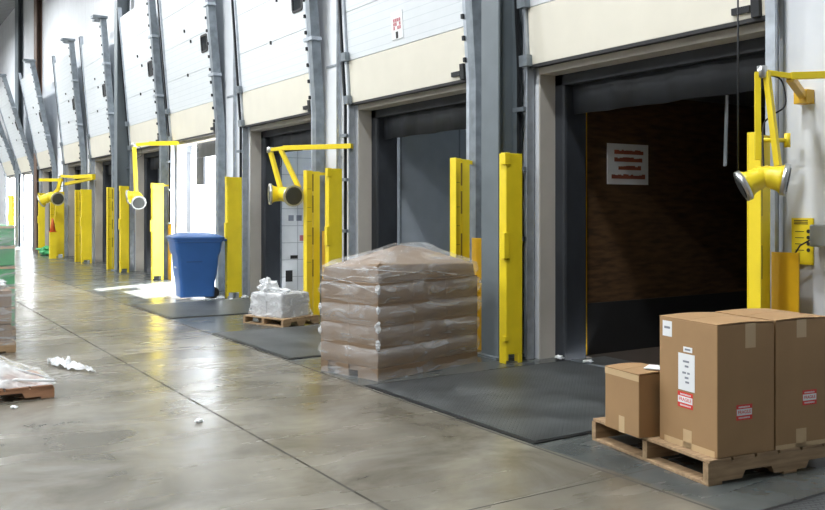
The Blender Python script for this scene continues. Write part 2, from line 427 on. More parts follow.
# ================================================================ COLUMNS
def column(X, Y, m, label, w=.31, d=.28, z=10.0, nm='steel_column'):
    t = thing(nm, label, 'column', (X, Y, 0))
    b = MB(); b.box(0, .022, 0, d, 0, z); b.box(w-.022, w, 0, d, 0, z); b.box(.022, w-.022, d/2-.008, d/2+.008, 0, z)
    b.build('shaft', m, t)
    bx('base_plate', m, t, -.06, w+.03, -.04, d+.06, 0, .02)
    return t
column(5.46, 6.97, M['grey'], 'grey steel column standing between the nearest and second dock doors')
column(5.40, 21.75, M['grey'], 'grey steel column far down the row beside the fifth dock door')
column(5.60, 33.98, M['brownc'], 'tall brown column rising above the far raised doors', .19, .55)
column(5.60, 38.15, M['grey'], 'grey column at the far left end of the row', .19, .8)
# ================================================================ YELLOW TRACK GUARDS
def guard(Y, label, far=True, X=5.33, w=.20, plate=True):
    t = thing('track_guard', label, 'guard post', (X, Y, 0), 0, 'yellow track guards')
    b = MB()
    s = 1 if far else -1
    if far:
        b.box(0, w, 0, .012, .09, 2.04); b.box(0, .012, .012, .11, .0, 2.04); b.box(w-.012, w, .012, .11, 0, 2.04)
        b.box(w-.05, w, 0, .012, 0, .09); b.box(0, .03, 0, .012, .03, .09)
    else:
        b.box(0, w*.66, .0, .012, 0, 2.04); b.box(0, .012, -.10, 0, 0, 2.04)
        b.box(w*.66, w*.66+.012, 0, .10, 0, 2.04)
    b.build('guard_channel', M['yellow'], t, .004)
    if far:
        bx('upper_tab', M['yellow'], t, -.022, .04, -.012, .06, 1.93, 2.045, bevel=.004)
        bx('lower_tab', M['yellow'], t, -.035, .03, -.014, .06, 1.02, 1.27, bevel=.004)
        bx('foot_tab', M['yellow'], t, -.022, .02, -.008, .04, .22, .27, bevel=.003)
    else:
        bx('flange', M['yellow'], t, w*.66+.02, w+.055, .004, .016, 0, 2.03, bevel=.003)
        for z0 in (.55, 1.0, 1.45, 1.75): bx('slot', M['dirt'], t, w*.66+.002, w*.66+.02, -.004, .002, z0, z0+.24)
        bx('lower_tab', M['yellow'], t, .02, .06, -.022, .012, 1.0, 1.09, bevel=.004)
        for z0 in (.75, 1.12, 1.32, 1.52, 1.78): bx('scratch', M['dirt'], t, .02, w*.6, -.0008, .001, z0, z0+.005)
    if plate and (not far or Y == 18.55) and Y < 20:
        bx('back_plate', M['amber'], t, w+.10, w+.114, -.19, .03, .0, 1.19, bevel=.003)
        bx('top_strap', M['yellow'], t, w*.6, w+.2, .03, .05, 1.98, 2.02)
        bt = MB(); bt.tube([(w+.10, -.1, .62), (w+.085, -.1, .62)], .014, 10); bt.build('bolt', M['amber'], t)
    return t
guard(6.68, 'yellow steel guard with side tabs in front of the big grey column', True)
guard(10.43, 'yellow guard right of the pair behind the wrapped gaylord', True)
guard(14.17, 'yellow guard directly right of the blue bin', True, w=.26)
guard(18.55, 'pale sunlit yellow guard directly left of the blue bin', True, w=.24)
guard(21.15, 'yellow guard in front of the far grey column', True)
guard(25.3, 'brighter yellow guard right of the pair at the sixth door', True, w=.27)
guard(29.0, 'yellow guard right of the dock lamp by the seventh door', True, w=.26)
guard(31.9, 'washed out yellow guard beside the glaring open door', True, w=.2)
guard(38.7, 'farthest yellow guard at the left edge of the row', True, w=.22)
gd = guard(3.96, 'yellow guard under the twin-head dock lamp beside the nearest opening', False)
b = MB(); b.tube([(.12, -.02, 1.99), (.30, -.10, 1.99)], .016, 8); b.tube([(.30, -.10, 1.94), (.30, -.10, 2.04)], .022, 10); b.build('stub_bracket', M['yellow'], gd)
guard(7.62, 'slotted yellow guard left of the big grey column', False)
guard(11.2, 'tall yellow guard right of the small wrapped pallet', False)
guard(22.5, 'olive yellow guard left of the far grey column', False)
guard(26.2, 'darker yellow guard left of the pair at the sixth door', False)
guard(29.9, 'short looking yellow guard behind the dock lamp by the seventh door', False)
# red signal box behind the third door guard
rb = thing('signal_box', 'red metal signal box at the edge of the third dock door', 'signal box', (5.62, 11.62, 1.55))
bx('housing', M['red'], rb, 0, .12, -.06, .06, 0, .5, bevel=.01)
for z in (.12, .36):
    l_ = MB(); l_.tube([(.001, 0, z), (-.02, 0, z)], .045, 14); l_.build('lens', M['red'], rb)
# ================================================================ DOCK SEALS
for i, (L, n) in enumerate(BAYS):
    if i in (8, 9): continue
    W = L-n
    if i == 3:
        t = thing('dock_curtain', 'torn grey curtain hanging in the glaring open fourth door', 'curtain', (6.05, n, 0))
        bx('head_curtain', M['pad'], t, 0, .05, .0, 2.2, 2.56, 2.95)
        c_ = MB(); c_.box(0, .05, 1.75, 2.2, 2.0, 2.555); c_.build('side_flap', M['pad'], t)
        continue
    t = thing('dock_seal', 'dark vinyl dock seal around the %s opening' % ORD[i], 'dock seal', (6.0, L, 0), 0, 'dark vinyl dock seals')
    for s, y0, y1 in ((0, -.16, .25), (1, -W-.25, -W+.16)):
        g = MB()
        g.box(.0, .305 if i != 1 else .34, y0, y1, -.05, 3.1)
        g.build('side_pad', M['pad'], t, .03)
    bx('head_pad', M['pad'], t, 0, .31 if i != 1 else .39, -W-.3, .3, 2.74, 3.3)
    h = MB(); nseg = 24
    vs = []
    for k in range(nseg+1):
        y = -W+.17+(W-.34)*k/nseg
        w_ = .012*math.sin(k*1.7)+.01*math.sin(k*.6)
        vs.append([h.b.verts.new((.08+w_+ox, y, z)) for ox, z in ((0, 2.9), (.02, 2.45+.004*math.sin(k*.9)), (.05, 2.45+.004*math.sin(k*.9)), (.04, 2.9))])
    for a_, c_ in zip(vs, vs[1:]):
        for q in range(4): h.b.faces.new((a_[q], a_[(q+1)%4], c_[(q+1)%4], c_[q]))
    h.b.faces.new(vs[0]); h.b.faces.new(vs[-1])
    h.build('head_curtain', M['pad'], t, smooth=True)
# pull rope in the nearest opening
c_ = MB(); p0 = at(738, -60, 6.35); p1 = at(738, 172, 6.35)
c_.tube([p0, (p0+p1)/2+Vector((.004, .004, 0)), p1], .007, 6); tag(c_.build('pull_rope', M['iron']), 'thin dark pull rope hanging in the nearest opening', 'rope')
# ================================================================ TRAILERS
def trailer(i, side, label, roof='roofd', kick=None, x0=6.32, length=9.0):
    L, n = BAYS[i]; mid = (L+n)/2; hw = (L-n)/2-.06
    t = thing('trailer', label, 'trailer', (x0, mid, 0), 0, 'trailers backed up to the docks')
    zt = 2.72
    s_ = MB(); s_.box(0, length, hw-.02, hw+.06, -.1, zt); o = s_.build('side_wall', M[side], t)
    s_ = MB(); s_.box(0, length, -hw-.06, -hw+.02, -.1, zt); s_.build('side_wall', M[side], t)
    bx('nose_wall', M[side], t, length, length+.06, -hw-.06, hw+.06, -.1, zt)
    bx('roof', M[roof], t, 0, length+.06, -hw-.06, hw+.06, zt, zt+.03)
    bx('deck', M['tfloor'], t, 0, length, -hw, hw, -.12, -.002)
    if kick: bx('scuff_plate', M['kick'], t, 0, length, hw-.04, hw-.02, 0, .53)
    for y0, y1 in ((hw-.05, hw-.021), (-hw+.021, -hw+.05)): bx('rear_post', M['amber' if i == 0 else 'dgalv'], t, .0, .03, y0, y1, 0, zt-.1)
    for s_ in (-1, 1): bx('outer_skin', M['skin'], t, 0, length, min(s_*(hw+.061), s_*(hw+.07)), max(s_*(hw+.061), s_*(hw+.07)), -.1, zt)
    return t, hw
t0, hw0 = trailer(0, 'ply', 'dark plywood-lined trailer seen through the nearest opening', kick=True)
# sign on the trailer's inner wall
sx0, sx1 = 6.66-6.32, 7.27-6.32
yw = hw0-.02
sg = bx('sign', M['paper'], t0, sx0, sx1, yw-.008, yw, 1.76, 2.19); sg['label'] = 'white sign with red lettering'
random.seed(3)
for (z, h, a0, a1) in ((2.08, .05, .1, .52), (2.0, .05, .1, .5), (1.915, .045, .16, .46), (1.82, .05, .06, .54)):
    x = sx0+a0; g = MB()
    while x < sx0+a1:
        w = random.uniform(.02, .045); g.box(x, x+w+.007, yw-.010, yw-.008, z, z+h*random.uniform(.7, 1)); x += w+.006
    g.build('sign_text', M['rust'], sg)
st = MB(); p0, p1 = at(727, 95, 7.5), at(725, 166, 7.5)
st.bar(local(t0, p0), local(t0, p1), .05, .012); sp_ = st.build('cargo_strap', M['conduit'], t0); sp_['label'] = 'grey hanging cargo strap'
trailer(1, 'tgrey', 'grey panelled trailer behind the second dock door', 'roof_d', x0=6.40)
t3, hw3 = trailer(2, 'twhite', 'white panelled trailer behind the third dock door', 'roof_m')
yw = hw3-.02
for (px, py, w, h, m) in ((291, 218, .1, .1, 'ink'), (299, 218, .1, .1, 'ink'), (302, 238, .09, .1, 'pink'), (294, 257, .14, .06, 'blackink'), (289, 276, .13, .2, 'blackink')):
    u = (px-CX)/F; d_ = (t3.location.y+yw)/(CA-u*SA); X_ = d_*(SA+u*CA)-t3.location.x; Z_ = EYE-(py-HY)*d_/F
    bx('placard', M[m], t3, X_-w/2, X_+w/2, yw-.006, yw, Z_-h/2, Z_+h/2)
trailer(4, 'tblue', 'dark blue-lined trailer behind the fifth dock door')
trailer(5, 'tbrown', 'brown-lined trailer behind the sixth dock door')
trailer(6, 'tgrey', 'dim grey trailer behind the seventh dock door')
trailer(7, 'tgrey', 'hazy grey trailer behind the eighth dock door')
# ================================================================ DOCK LEVELERS
for i, (L, n) in [(-1, (3.0, .35))]+list(enumerate(BAYS[:4])):
    if i == 3: continue
    W = L-n
    y0, y1 = n+.22, min([L-.25]+[q-.05 for q in (21.15, 25.3, 29.0, 31.9) if n < q < L]+([L-.5] if i == 2 else []))
    t = thing('dock_leveler', 'diamond plate dock leveler set in the floor at the %s door' % ORD[i] if i >= 0 else 'diamond plate dock leveler in the floor at the lower right corner, beside the carton pallet', 'dock leveler', (3.66, y0, 0), 0, 'dock levelers')
    w = y1-y0
    bx('deck', M['plate'], t, .04, 2.3, .03, w-.03, .0, .012)
    b = MB(); b.box(0, .04, 0, w, 0, .008); b.box(.04, 2.3, 0, .03, 0, .008); b.box(.04, 2.3, w-.03, w, 0, .008); b.build('curb_frame', M['iron'], t)
    bx('lip', M['plate'], t, 2.3, 2.72, .08, w-.08, .004, .022)
    b = MB(); b.tube([(2.3, .05, .012), (2.3, w-.05, .012)], .014, 8); b.build('hinge', M['dgalv'], t)
# ================================================================ DOCK LAMPS
def lamp(label, mount, elbow, pivot, head, tips, r=.018, hr=.07, brkt=None, extra=()):
    t = thing('dock_lamp', label, 'dock lamp', mount, 0, 'yellow swing-arm dock lamps')
    lo = lambda p: Vector(p)-Vector(mount)
    b = MB(); b.bar(lo(mount), lo(elbow), r*2.2, r*2.4); b.bar(lo(elbow), lo(pivot), r*1.6, r*1.8); b.build('swing_arm', M['yellow'], t, .003)
    b = MB()
    for (p, q) in extra: b.bar(lo(p), lo(q), r*2.0, r*2.0)
    if extra: b.build('drop_arm', M['yellow'], t, .003)
    b = MB(); b.tube([lo(pivot)+Vector((0, 0, -.04)), lo(pivot)+Vector((0, 0, .04))], r*1.7, 10); b.build('pivot', M['steel'], t)
    if brkt:
        b = MB(); b.bar(lo(brkt[0]), lo(brkt[1]), .05, .05); b.box(*[c for k in range(3) for c in (lo(brkt[1])[k]-.05, lo(brkt[1])[k]+.05)]); b.build('wall_bracket', M['amber'], t, .004)
    h = lo(head)
    for k, tp in enumerate(tips):
        e = lo(tp); dv = (e-h).normalized()
        b = MB(); b.tube([h-dv*.05, h+dv*.04, e-dv*.10, e-dv*.06, e-dv*.03], [hr*.6, hr*.8, hr*.82, hr*.9, hr*1.12], 16); s = b.build('lamp_head', M['yellow'], t)
        b = MB(); b.tube([e-dv*.035, e], [hr*1.16, hr*1.16], 18); rm = b.build('rim', M['steel'], s)
        b = MB(); b.tube([e-dv*.002, e+dv*.008], [hr*1.0, hr*.85], 18); b.build('lens', M['lens'], s)
    b = MB()
    pv = lo(pivot); c0 = (pv+h)/2
    k_ = [pv+Vector((.02, .0, -.02)), pv+Vector((.12, -.06, -.05)), pv+Vector((.14, -.08, -.22)), pv+Vector((.05, -.03, -.3)), h*.55+pv*.45, h]
    k_ = [k_[0]]+k_+[k_[-1]]; cp = []
    for a_ in range(1, len(k_)-2):
        for q in range(6):
            f = q/6; A, B_, C_, D_ = k_[a_-1:a_+3]
            cp.append(.5*((2*B_)+(C_-A)*f+(2*A-5*B_+4*C_-D_)*f*f+(-A+3*B_-3*C_+D_)*f**3))
    b.tube(cp+[h], .006, 6); b.build('cable', M['black'], t)
    return t
pv = at(762, 72, 5.95)
hd = at(764, 176, 5.86)
lamp('yellow twin-head dock lamp hanging beside the nearest opening', at(850, 74, 6.0), at(790, 76, 5.97), pv, hd,
     [at(741, 187, 5.89), at(788, 180, 5.80)], .02, .092, (at(790, 78, 5.97), at(804, 97, 6.3)),
     [(pv+Vector((-.02, .02, 0)), at(758, 160, 5.92)), (pv+Vector((.02, -.02, 0)), at(778, 166, 5.88))])
pv = at(270, 150, 12.7)
lamp('yellow dock lamp with long tubular arm over the small wrapped pallet', at(352, 146, 11.9), at(284, 148, 12.5), pv, at(282, 194, 12.55),
     [at(269, 194, 12.5), at(294, 196, 12.2)], .028, .13, None,
     [(pv, at(281, 190, 12.55)), (at(281, 150, 12.55), at(299, 188, 12.4))])
pv = at(134, 145, 18.5)
lamp('pale yellow dock lamp on a straight arm left of the blue bin', at(178, 143, 18.3), at(150, 143.5, 18.5), pv, at(137, 196, 18.4),
     [at(128, 197, 18.4), at(139, 203, 18.1)], .035, .13, None, [(pv, at(136, 192, 18.4))])
pv = at(61, 176, 26.0)
lamp('distant yellow dock lamp by the seventh door', at(94, 176, 24.5), at(75, 177, 25.3), pv, at(52, 196, 26.0),
     [at(41, 201, 26.0), at(58, 199, 25.6)], .045, .17, None, [(at(94, 178, 24.5), at(66, 184, 26.0)), (at(61, 178, 26), at(58, 190, 26)), (at(40, 180, 26.4), at(62, 180, 26)), (at(60, 188, 26), at(48, 199, 26))])
# control sign, box and pipe on the right hand pier
X_ = WX
cs = thing('instruction_sign', 'yellow instruction sign on the white wall beside the grey control box', 'sign', (5.795, 3.86, 1.10))
# wall coordinates: picture x 793..812 -> Y 3.93..3.77
bx('sign_plate', M['yellow'], cs, -.012, 0, -.10, .07, .0, .335)
g = MB()
for k in range(4): g.tube([(-.0125, -.065, .24-k*.045), (-.016, -.065, .24-k*.045)], .014, 10)
for k in range(3): g.box(-.0135, -.012, -.06, .05, .29+k*.012, .296+k*.012)
for k in range(4): g.box(-.0135, -.012, -.03, .04, .235-k*.045, .24-k*.045)
g.build('sign_symbols', M['blackink'], cs)
cb = thing('control_box', 'grey control box with conduit low on the right wall', 'control box', (5.79, 3.66, 0))
bx('enclosure', M['conduit'], cb, -.1, 0, -.09, .07, 1.235, 1.39, bevel=.01)
b = MB(); b.tube([(-.05, -.06, 0), (-.05, -.06, 1.235)], .028, 10); b.build('conduit', M['conduit'], cb)
b = MB(); b.tube([(-.09, .07, 1.28), (-.10, .14, 1.24), (-.08, .22, 1.14), (-.04, .3, 1.1)], .006, 6); b.build('cable', M['black'], cb)
# ================================================================ PALLETS
def slat_pallet(t, lx, ly, m, h=.14, nslat=7):
    """wooden pallet, stringers run along local x, corner at the origin"""
    for k in range(nslat):
        w = lx/nslat
        bx('top_board', m, t, k*w+.008, (k+1)*w-.008, 0, ly, h-.018, h, bevel=.003)
    for k in (0, 1, 2):
        y = k*(ly-.04)/2
        g = MB()
        # notched stringer
        pts = [(0, .018), (.2*lx, .018), (.22*lx, .06), (.38*lx, .06), (.40*lx, .018), (.6*lx, .018), (.62*lx, .06), (.78*lx, .06), (.8*lx, .018), (lx, .018), (lx, h-.018), (0, h-.018)]
        a = [g.b.verts.new((x, y, z)) for x, z in pts]; c = [g.b.verts.new((x, y+.04, z)) for x, z in pts]
        g.b.faces.new(a); g.b.faces.new(c[::-1])
        for q in range(len(pts)): g.b.faces.new((a[q], a[(q+1)%len(pts)], c[(q+1)%len(pts)], c[q]))
        g.build('stringer', m, t)
    for x0, x1 in ((0, .1), (lx/2-.05, lx/2+.05), (lx-.1, lx)):
        bx('bottom_board', m, t, x0, x1, 0, ly, 0, .018, bevel=.003)
ang = math.atan2(-.149, .989)
pl = thing('wooden_pallet', 'worn wooden pallet carrying the brown cartons at the lower right', 'pallet', (3.90, 3.15, 0), ang)
slat_pallet(pl, 1.2, 1.06, M['wood'])
def carton(name, label, loc, rz, w, l, h, cat='box', group=None, tape=True, bow=.012):
    """carton: local x = w, local y = l, corner at the origin, seam along local y"""
    t = thing(name, label, cat, loc, rz, group)
    b = MB(); b.box(0, w, 0, l, 0, h-.004); b.build('body', M['card'], t, .006)
    # top flaps slightly bowed
    for k, (y0, y1) in enumerate(((0, l/2-.002), (l/2+.002, l))):
        f = MB(); n = 6; rows = []
        for q in range(n+1):
            x = w*q/n; dz = bow*math.sin(PI*q/n)
            rows.append([f.b.verts.new((x, y, h-.004+z+ (dz if y not in (0, l) else dz*.6))) for y in (y0, y1) for z in (0, .004)])
        for a_, c_ in zip(rows, rows[1:]):
            f.b.faces.new((a_[1], a_[3], c_[3], c_[1])); f.b.faces.new((a_[0], a_[1], c_[1], c_[0])); f.b.faces.new((a_[2], a_[3], c_[3], c_[2]))
        f.b.faces.new((rows[0][0], rows[0][1], rows[0][3], rows[0][2])); f.b.faces.new((rows[-1][0], rows[-1][1], rows[-1][3], rows[-1][2]))
        f.build('top_flap', M['card'], t)
    return t
def fragile(t, face, a, z, w=.10, h=.085):
    """red label; face 'x' (local x=0 plane facing -x) or 'y' (local y=0 plane facing -y)"""
    def bb(a0, a1, z0, z1, e0, e1, m, nm, par):
        g = MB()
        if face == 'x': g.box(-e1, -e0, a0, a1, z0, z1)
        else: g.box(a0, a1, -e1, -e0, z0, z1)
        return g.build(nm, m, par)
    l = bb(a, a+w, z, z+h, 0, .0008, M['red'], 'fragile_label', t); l['label'] = 'red label reading FRAGILE'
    bb(a+.003, a+w-.003, z+h*.30, z+h*.72, .0008, .0014, M['paper'], 'label_band', l)
    if face == 'x': mx = Matrix.Translation((-.0016, a+w/2, z+h*.51)) @ Matrix.Rotation(-PI/2, 4, 'Z') @ Matrix.Rotation(PI/2, 4, 'X')
    else: mx = Matrix.Translation((a+w/2, -.0016, z+h*.51)) @ Matrix.Rotation(PI/2, 4, 'X')
    text_mesh('lettering', 'FRAGILE', w*.22, M['red'], l, mx, .0002)
    for zz, s in ((z+h*.84, 'HANDLE WITH CARE'), (z+h*.15, 'THANK YOU')):
        g = MB(); n = 9
        for k in range(n):
            a0 = a+w*.14+k*w*.72/n; a1 = a0+w*.05
            if face == 'x': g.box(-.0014, -.0008, a0, a1, zz-h*.05, zz+h*.05)
            else: g.box(a0, a1, -.0014, -.0008, zz-h*.05, zz+h*.05)
        g.build('small_print', M['paper'], l)
e1 = Vector((-math.sin(ang), math.cos(ang), 0)); e2 = Vector((math.cos(ang), math.sin(ang), 0))
P0 = Vector((3.965, 3.142, .1415))
b1 = carton('large_carton', 'tall brown carton with white paperwork and red label, nearest corner of the pallet', P0, ang, .415, .475, .728)
b2 = carton('large_carton', 'tall brown carton at the right picture edge behind the labelled one', P0+e2*.425+e1*.0, ang, .43, .475, .731)
# paperwork on the left face (local x = 0), y runs away from the near corner
def slab(t, nm, m, face, a0, a1, z0, z1, th=.0012, e=0):
    g = MB()
    if face == 'x': g.box(-e-th, -e, a0, a1, z0, z1)
    else: g.box(a0, a1, -e-th, -e, z0, z1)
    return g.build(nm, m, t)
lb = slab(b1, 'shipping_label', M['paper'], 'x', .365, .445, .615, .705); slab(lb, 'label_print', M['ink'], 'x', .38, .43, .66, .673, .0006, .0012)
lb = slab(b1, 'paper_tab', M['paper'], 'x', .195, .268, .545, .575)
slab(lb, 'label_print', M['ink'], 'x', .21, .255, .555, .565, .0006, .0012)
lb = slab(b1, 'packing_slip', M['paper'], 'x', .175, .31, .325, .535)
g = MB()
for z, a0, a1 in ((.475, .25, .30), (.448, .255, .285), (.41, .245, .265), (.41, .275, .305), (.383, .255, .285), (.358, .25, .28)):
    g.box(-.0018, -.0012, a0-.03, a1-.03, z+.01, z+.021)
g.build('slip_print', M['ink'], lb)
fragile(b1, 'x', .19, .225, .125, .09)
fragile(b1, 'y', .135, .195, .115, .085)
fragile(b2, 'y', .205, .235, .11, .085)
for t, f, segs in ((b1, 'x', [(.2, .27, 0, .105), (.02, .43, 0, .035)]), (b1, 'y', [(.2, .275, .59, .726)]), (b2, 'y', [(.155, .235, 0, .105), (.16, .235, .625, .728), (.0, .43, 0, .025)])):
    for s in segs: slab(t, 'tape_strip', M['tape'], f, s[0], s[1], s[2], s[3], .0006)
P1 = Vector((3.925, 3.67, .1415))
b3 = carton('small_carton', 'small square brown carton at the left end of the pallet', P1, ang, .28, .33, .378)
slab(b3, 'tape_strip', M['tape'], 'x', .135, .19, 0, .10, .0006)
slab(b3, 'tape_strip', M['tape'], 'x', 0.0, .33, .335, .372, .0006)
pp = thing('paper_sheet', 'white paper sheet lying on top of the small carton', 'paper', P1+Vector((.2, .06, .393)), .5)
g = MB(); g.box(-.07, .07, -.05, .05, 0, .004); g.build('sheet', M['paper'], pp)
# ================================================================ WRAPPED GAYLORD
def wrap(t, nm, m, w, l, rings, rad=.05, n=16, amp=.012, seed=0, cap=True):
    """film hull: rings of (z, inset x0, inset x1, inset y0, inset y1, pinch)"""
    g = MB(); R = []
    for (z, a0, a1, c0, c1, rd) in rings:
        pts = []
        x0, x1, y0, y1 = a0, w-a1, c0, l-c1
        cor = [(x1-rd, y1-rd, 0), (x0+rd, y1-rd, PI/2), (x0+rd, y0+rd, PI), (x1-rd, y0+rd, 1.5*PI)]
        for ci, (cx, cy, a) in enumerate(cor):
            for q in range(5):
                an = a+q*PI/8; pts.append(Vector((cx+rd*math.cos(an), cy+rd*math.sin(an), z)))
            nx = cor[(ci+1) % 4]; an = nx[2]; e = Vector((nx[0]+rd*math.cos(an), nx[1]+rd*math.sin(an), z)); st = pts[-1].copy()
            for q in range(1, n): pts.append(st.lerp(e, q/n))
        cen = Vector(((x0+x1)/2, (y0+y1)/2, z))
        out = []
        for p in pts:
            k = noise.noise(p*5+Vector((seed, 0, 0)))*amp + noise.noise(p*17+Vector((seed, 0, 3)))*amp*.4
            d = (p-cen); d.z = 0
            q = p + d.normalized()*max(k, -.006) if d.length > 1e-6 else p
            q.z += noise.noise(p*4+Vector((0, seed, 9)))*amp*.6
            out.append(g.b.verts.new(q))
        R.append(out)
    for a, c in zip(R, R[1:]):
        k = len(a)
        for q in range(k): g.b.faces.new((a[q], a[(q+1)%k], c[(q+1)%k], c[q]))
    if cap: g.b.faces.new(R[-1])
    return g.build(nm, m, t, smooth=True)
def crumple(name, m, parent, c, r, seed, sq=(1, 1, 1), sub=4):
    g = MB(); bmesh.ops.create_icosphere(g.b, subdivisions=sub, radius=1)
    for v in g.b.verts:
        p = v.co.copy(); k = 1+.55*noise.noise(p*1.7+Vector((seed, 0, 0)))+.35*(abs(noise.noise(p*4+Vector((0, seed, 0))))-.2)
        v.co = Vector((p.x*sq[0], p.y*sq[1], p.z*sq[2]))*r*k + Vector(c)
    return g.build(name, m, parent, smooth=False)
B0 = Vector((3.85, 6.60, 0)); ga = math.atan2(.33, 1.33)
gl = thing('wrapped_pallet_load', 'big stretch-wrapped stack of brown cartons standing before the second door', 'pallet load', B0, ga)
GW, GL = 1.36, .76
# slip-sheet base with two fork slots in the left face
g = MB()
for y0, y1 in ((0, .26), (.38, .56), (.66, .76)): g.box(0, GW, y0, y1, .0, .11)
g.box(.01, GW-.01, .26, .38, .06, .11); g.box(.01, GW-.01, .56, .66, .06, .11)
g.build('pallet_base', M['card2'], gl, .006)
for lay in range(4):
    z0 = .112+lay*.185
    for cx in range(3):
        for cy in range(2):
            w, l = GW/3, GL/2
            j = 0
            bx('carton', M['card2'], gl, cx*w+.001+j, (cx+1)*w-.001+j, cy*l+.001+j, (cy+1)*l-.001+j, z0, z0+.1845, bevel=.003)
z0 = .112+4*.185
# upper tier slopes up to a ridge set back from the left face
def tier(x0, x1, y0, y1, h00, h10, h11, h01, nm='carton'):
    g = MB(); g.hexa([(x0, y0, z0), (x1, y0, z0), (x1, y1, z0), (x0, y1, z0), (x0, y0, z0+h00), (x1, y0, z0+h10), (x1, y1, z0+h11), (x0, y1, z0+h01)])
    g.build(nm, M['card2'], gl, .012)
g = MB()
vs = [g.b.verts.new(p) for p in [(.01, .01, z0), (1.34, .01, z0), (1.34, .75, z0), (.01, .75, z0), (.02, .02, z0+.165), (1.32, .02, z0+.12), (1.32, .74, z0+.14), (.02, .74, z0+.11), (.78, .52, z0+.30), (1.12, .54, z0+.27)]]
for f in ((0, 1, 5, 4), (1, 2, 6, 5), (2, 3, 7, 6), (3, 0, 4, 7), (4, 5, 9, 8), (5, 6, 9), (6, 7, 8, 9), (7, 4, 8), (3, 2, 1, 0)): g.b.faces.new([vs[q] for q in f])
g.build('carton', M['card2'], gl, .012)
rings = [(.0, -.012, -.012, -.012, -.012, .03)]
for lay in range(5):
    zz = .112+lay*.185
    rings.append((zz-.012, .008, .008, .006, .006, .05))
    if lay < 4:
        for f, o in ((.2, -.016), (.5, -.030), (.8, -.016)): rings.append((zz+.185*f, o, o-.05*f*(lay > 1), o, o, .035))
rings += [(z0+.06, -.02, -.03, -.02, -.01, .05), (z0+.125, -.012, -.015, -.015, .0, .06), (z0+.175, .06, .06, .03, .05, .08), (z0+.245, .42, .16, .24, .14, .12), (z0+.318, .74, .22, .46, .18, .05)]
wrap(gl, 'stretch_wrap', M['film'], GW, GL, rings, amp=.014, seed=2)
for k, (zz, r_) in enumerate(((.80, .026), (.62, .02), (.47, .03), (.31, .028))):  # pale film gathers standing in for the bright glints down the near corner
    crumple('film_glint_pleat', M['filmd'], gl, (.004, .004, zz), r_, k+20, (.8, .8, 1.5), 3)
for k, (zz, r_) in enumerate(((.60, .02), (.38, .022))):  # same pale lumps as corner highlights on the back left edge
    crumple('film_glint_pleat', M['filmd'], gl, (-.004, .765, zz), r_, k+40, (.7, .7, 1.5), 3)
# gathered film bands
g = MB()
g.tube([(-.02, .74, z0+.04), (-.022, .35, z0+.0), (-.026, -.016, z0-.08)], .004, 6)
g.tube([(-.022, .74, z0-.05), (-.022, .3, z0+.05), (-.02, -.012, z0+.05), (.6, -.022, z0+.085), (1.36, -.02, z0-.02)], .004, 6)
g.tube([(-.012, .7, z0+.12), (-.014, .3, z0+.11), (-.012, -.008, z0+.12), (.7, -.016, z0+.05)], .004, 6)
g.build('film_band', M['filmw'], gl)
# ================================================================ SMALL WRAPPED PALLET
sp = thing('small_wrapped_pallet', 'small pallet with a low film-wrapped box stack beside the yellow guard', 'pallet load', (4.585, 10.23, 0), math.atan2(.195, .6))
slat_pallet(sp, .63, .78, M['wood'], .105, 5)
for k, (y0, y1) in enumerate(((.12, .40), (.41, .70))):
    bx('carton', M['flyer'], sp, .08, .56, y0, y1, .106, .106+.30, bevel=.01)
wrap(sp, 'stretch_wrap', M['filmw'], .63, .78, [(.108, .03, .02, .05, .03, .04), (.2, .055, .045, .09, .05, .04), (.34, .062, .052, .1, .06, .04), (.40, .065, .055, .105, .065, .05), (.425, .1, .1, .16, .15, .05)], amp=.010, seed=5)
crumple('loose_film', M['filmd'], sp, (.25, .56, .47), .11, 4, (1, 1.2, .9))
crumple('loose_film', M['filmd'], sp, (.28, .36, .42), .10, 9, (1, 1.6, .5))
# ================================================================ BLUE BIN
bn = thing('blue_bin', 'large blue plastic tote bin with lid in front of the glaring doorway', 'bin', (4.88, 14.49, 0), -YAW+.42)
def rrect(w, l, rad, z, n=5, ox=0, oy=0):
    out = []
    for cx, cy, a0 in ((w/2-rad, l/2-rad, 0), (-w/2+rad, l/2-rad, PI/2), (-w/2+rad, -l/2+rad, PI), (w/2-rad, -l/2+rad, 1.5*PI)):
        for q in range(n):
            a = a0+q*PI/2/(n-1); out.append((cx+rad*math.cos(a)+ox, cy+rad*math.sin(a)+oy, z))
    return out
def loft(rings, name, m, parent, bevel=0):
    g = MB(); R = [[g.b.verts.new(p) for p in r] for r in rings]
    for a, c in zip(R, R[1:]):
        k = len(a)
        for q in range(k):
            f = g.b.faces.new((a[q], a[(q+1)%k], c[(q+1)%k], c[q])); f.smooth = True
    g.b.faces.new(R[0][::-1]); g.b.faces.new(R[-1])
    o = g.build(name, m, parent)
    md = o.modifiers.new('e', 'EDGE_SPLIT'); md.split_angle = .7
    return o
loft([rrect(.56, .56, .06, .04), rrect(.58, .60, .06, .3), rrect(.63, .66, .06, .42), rrect(.68, .70, .06, .72), rrect(.74, .76, .06, .8), rrect(.77, .80, .06, .95), rrect(.80, .84, .06, .955), rrect(.80, .84, .06, 1.0)], 'body', M['blue'], bn)
loft([rrect(.84, .88, .06, 1.0), rrect(.84, .88, .06, 1.035), rrect(.78, .82, .06, 1.05), rrect(.5, .5, .06, 1.10), rrect(.4, .42, .05, 1.105)], 'lid', M['blued'], bn)
g = MB(); g.tube([(.36, .3, .98), (.46, .3, .98), (.46, -.3, .98), (.36, -.3, .98)], .02, 8); g.build('handle', M['blued'], bn)
for s in (-1, 1):
    g = MB(); g.tube([(.26, s*.22-.03, .1), (.26, s*.22+.03, .1)], .1, 16); g.build('wheel', M['black'], bn)
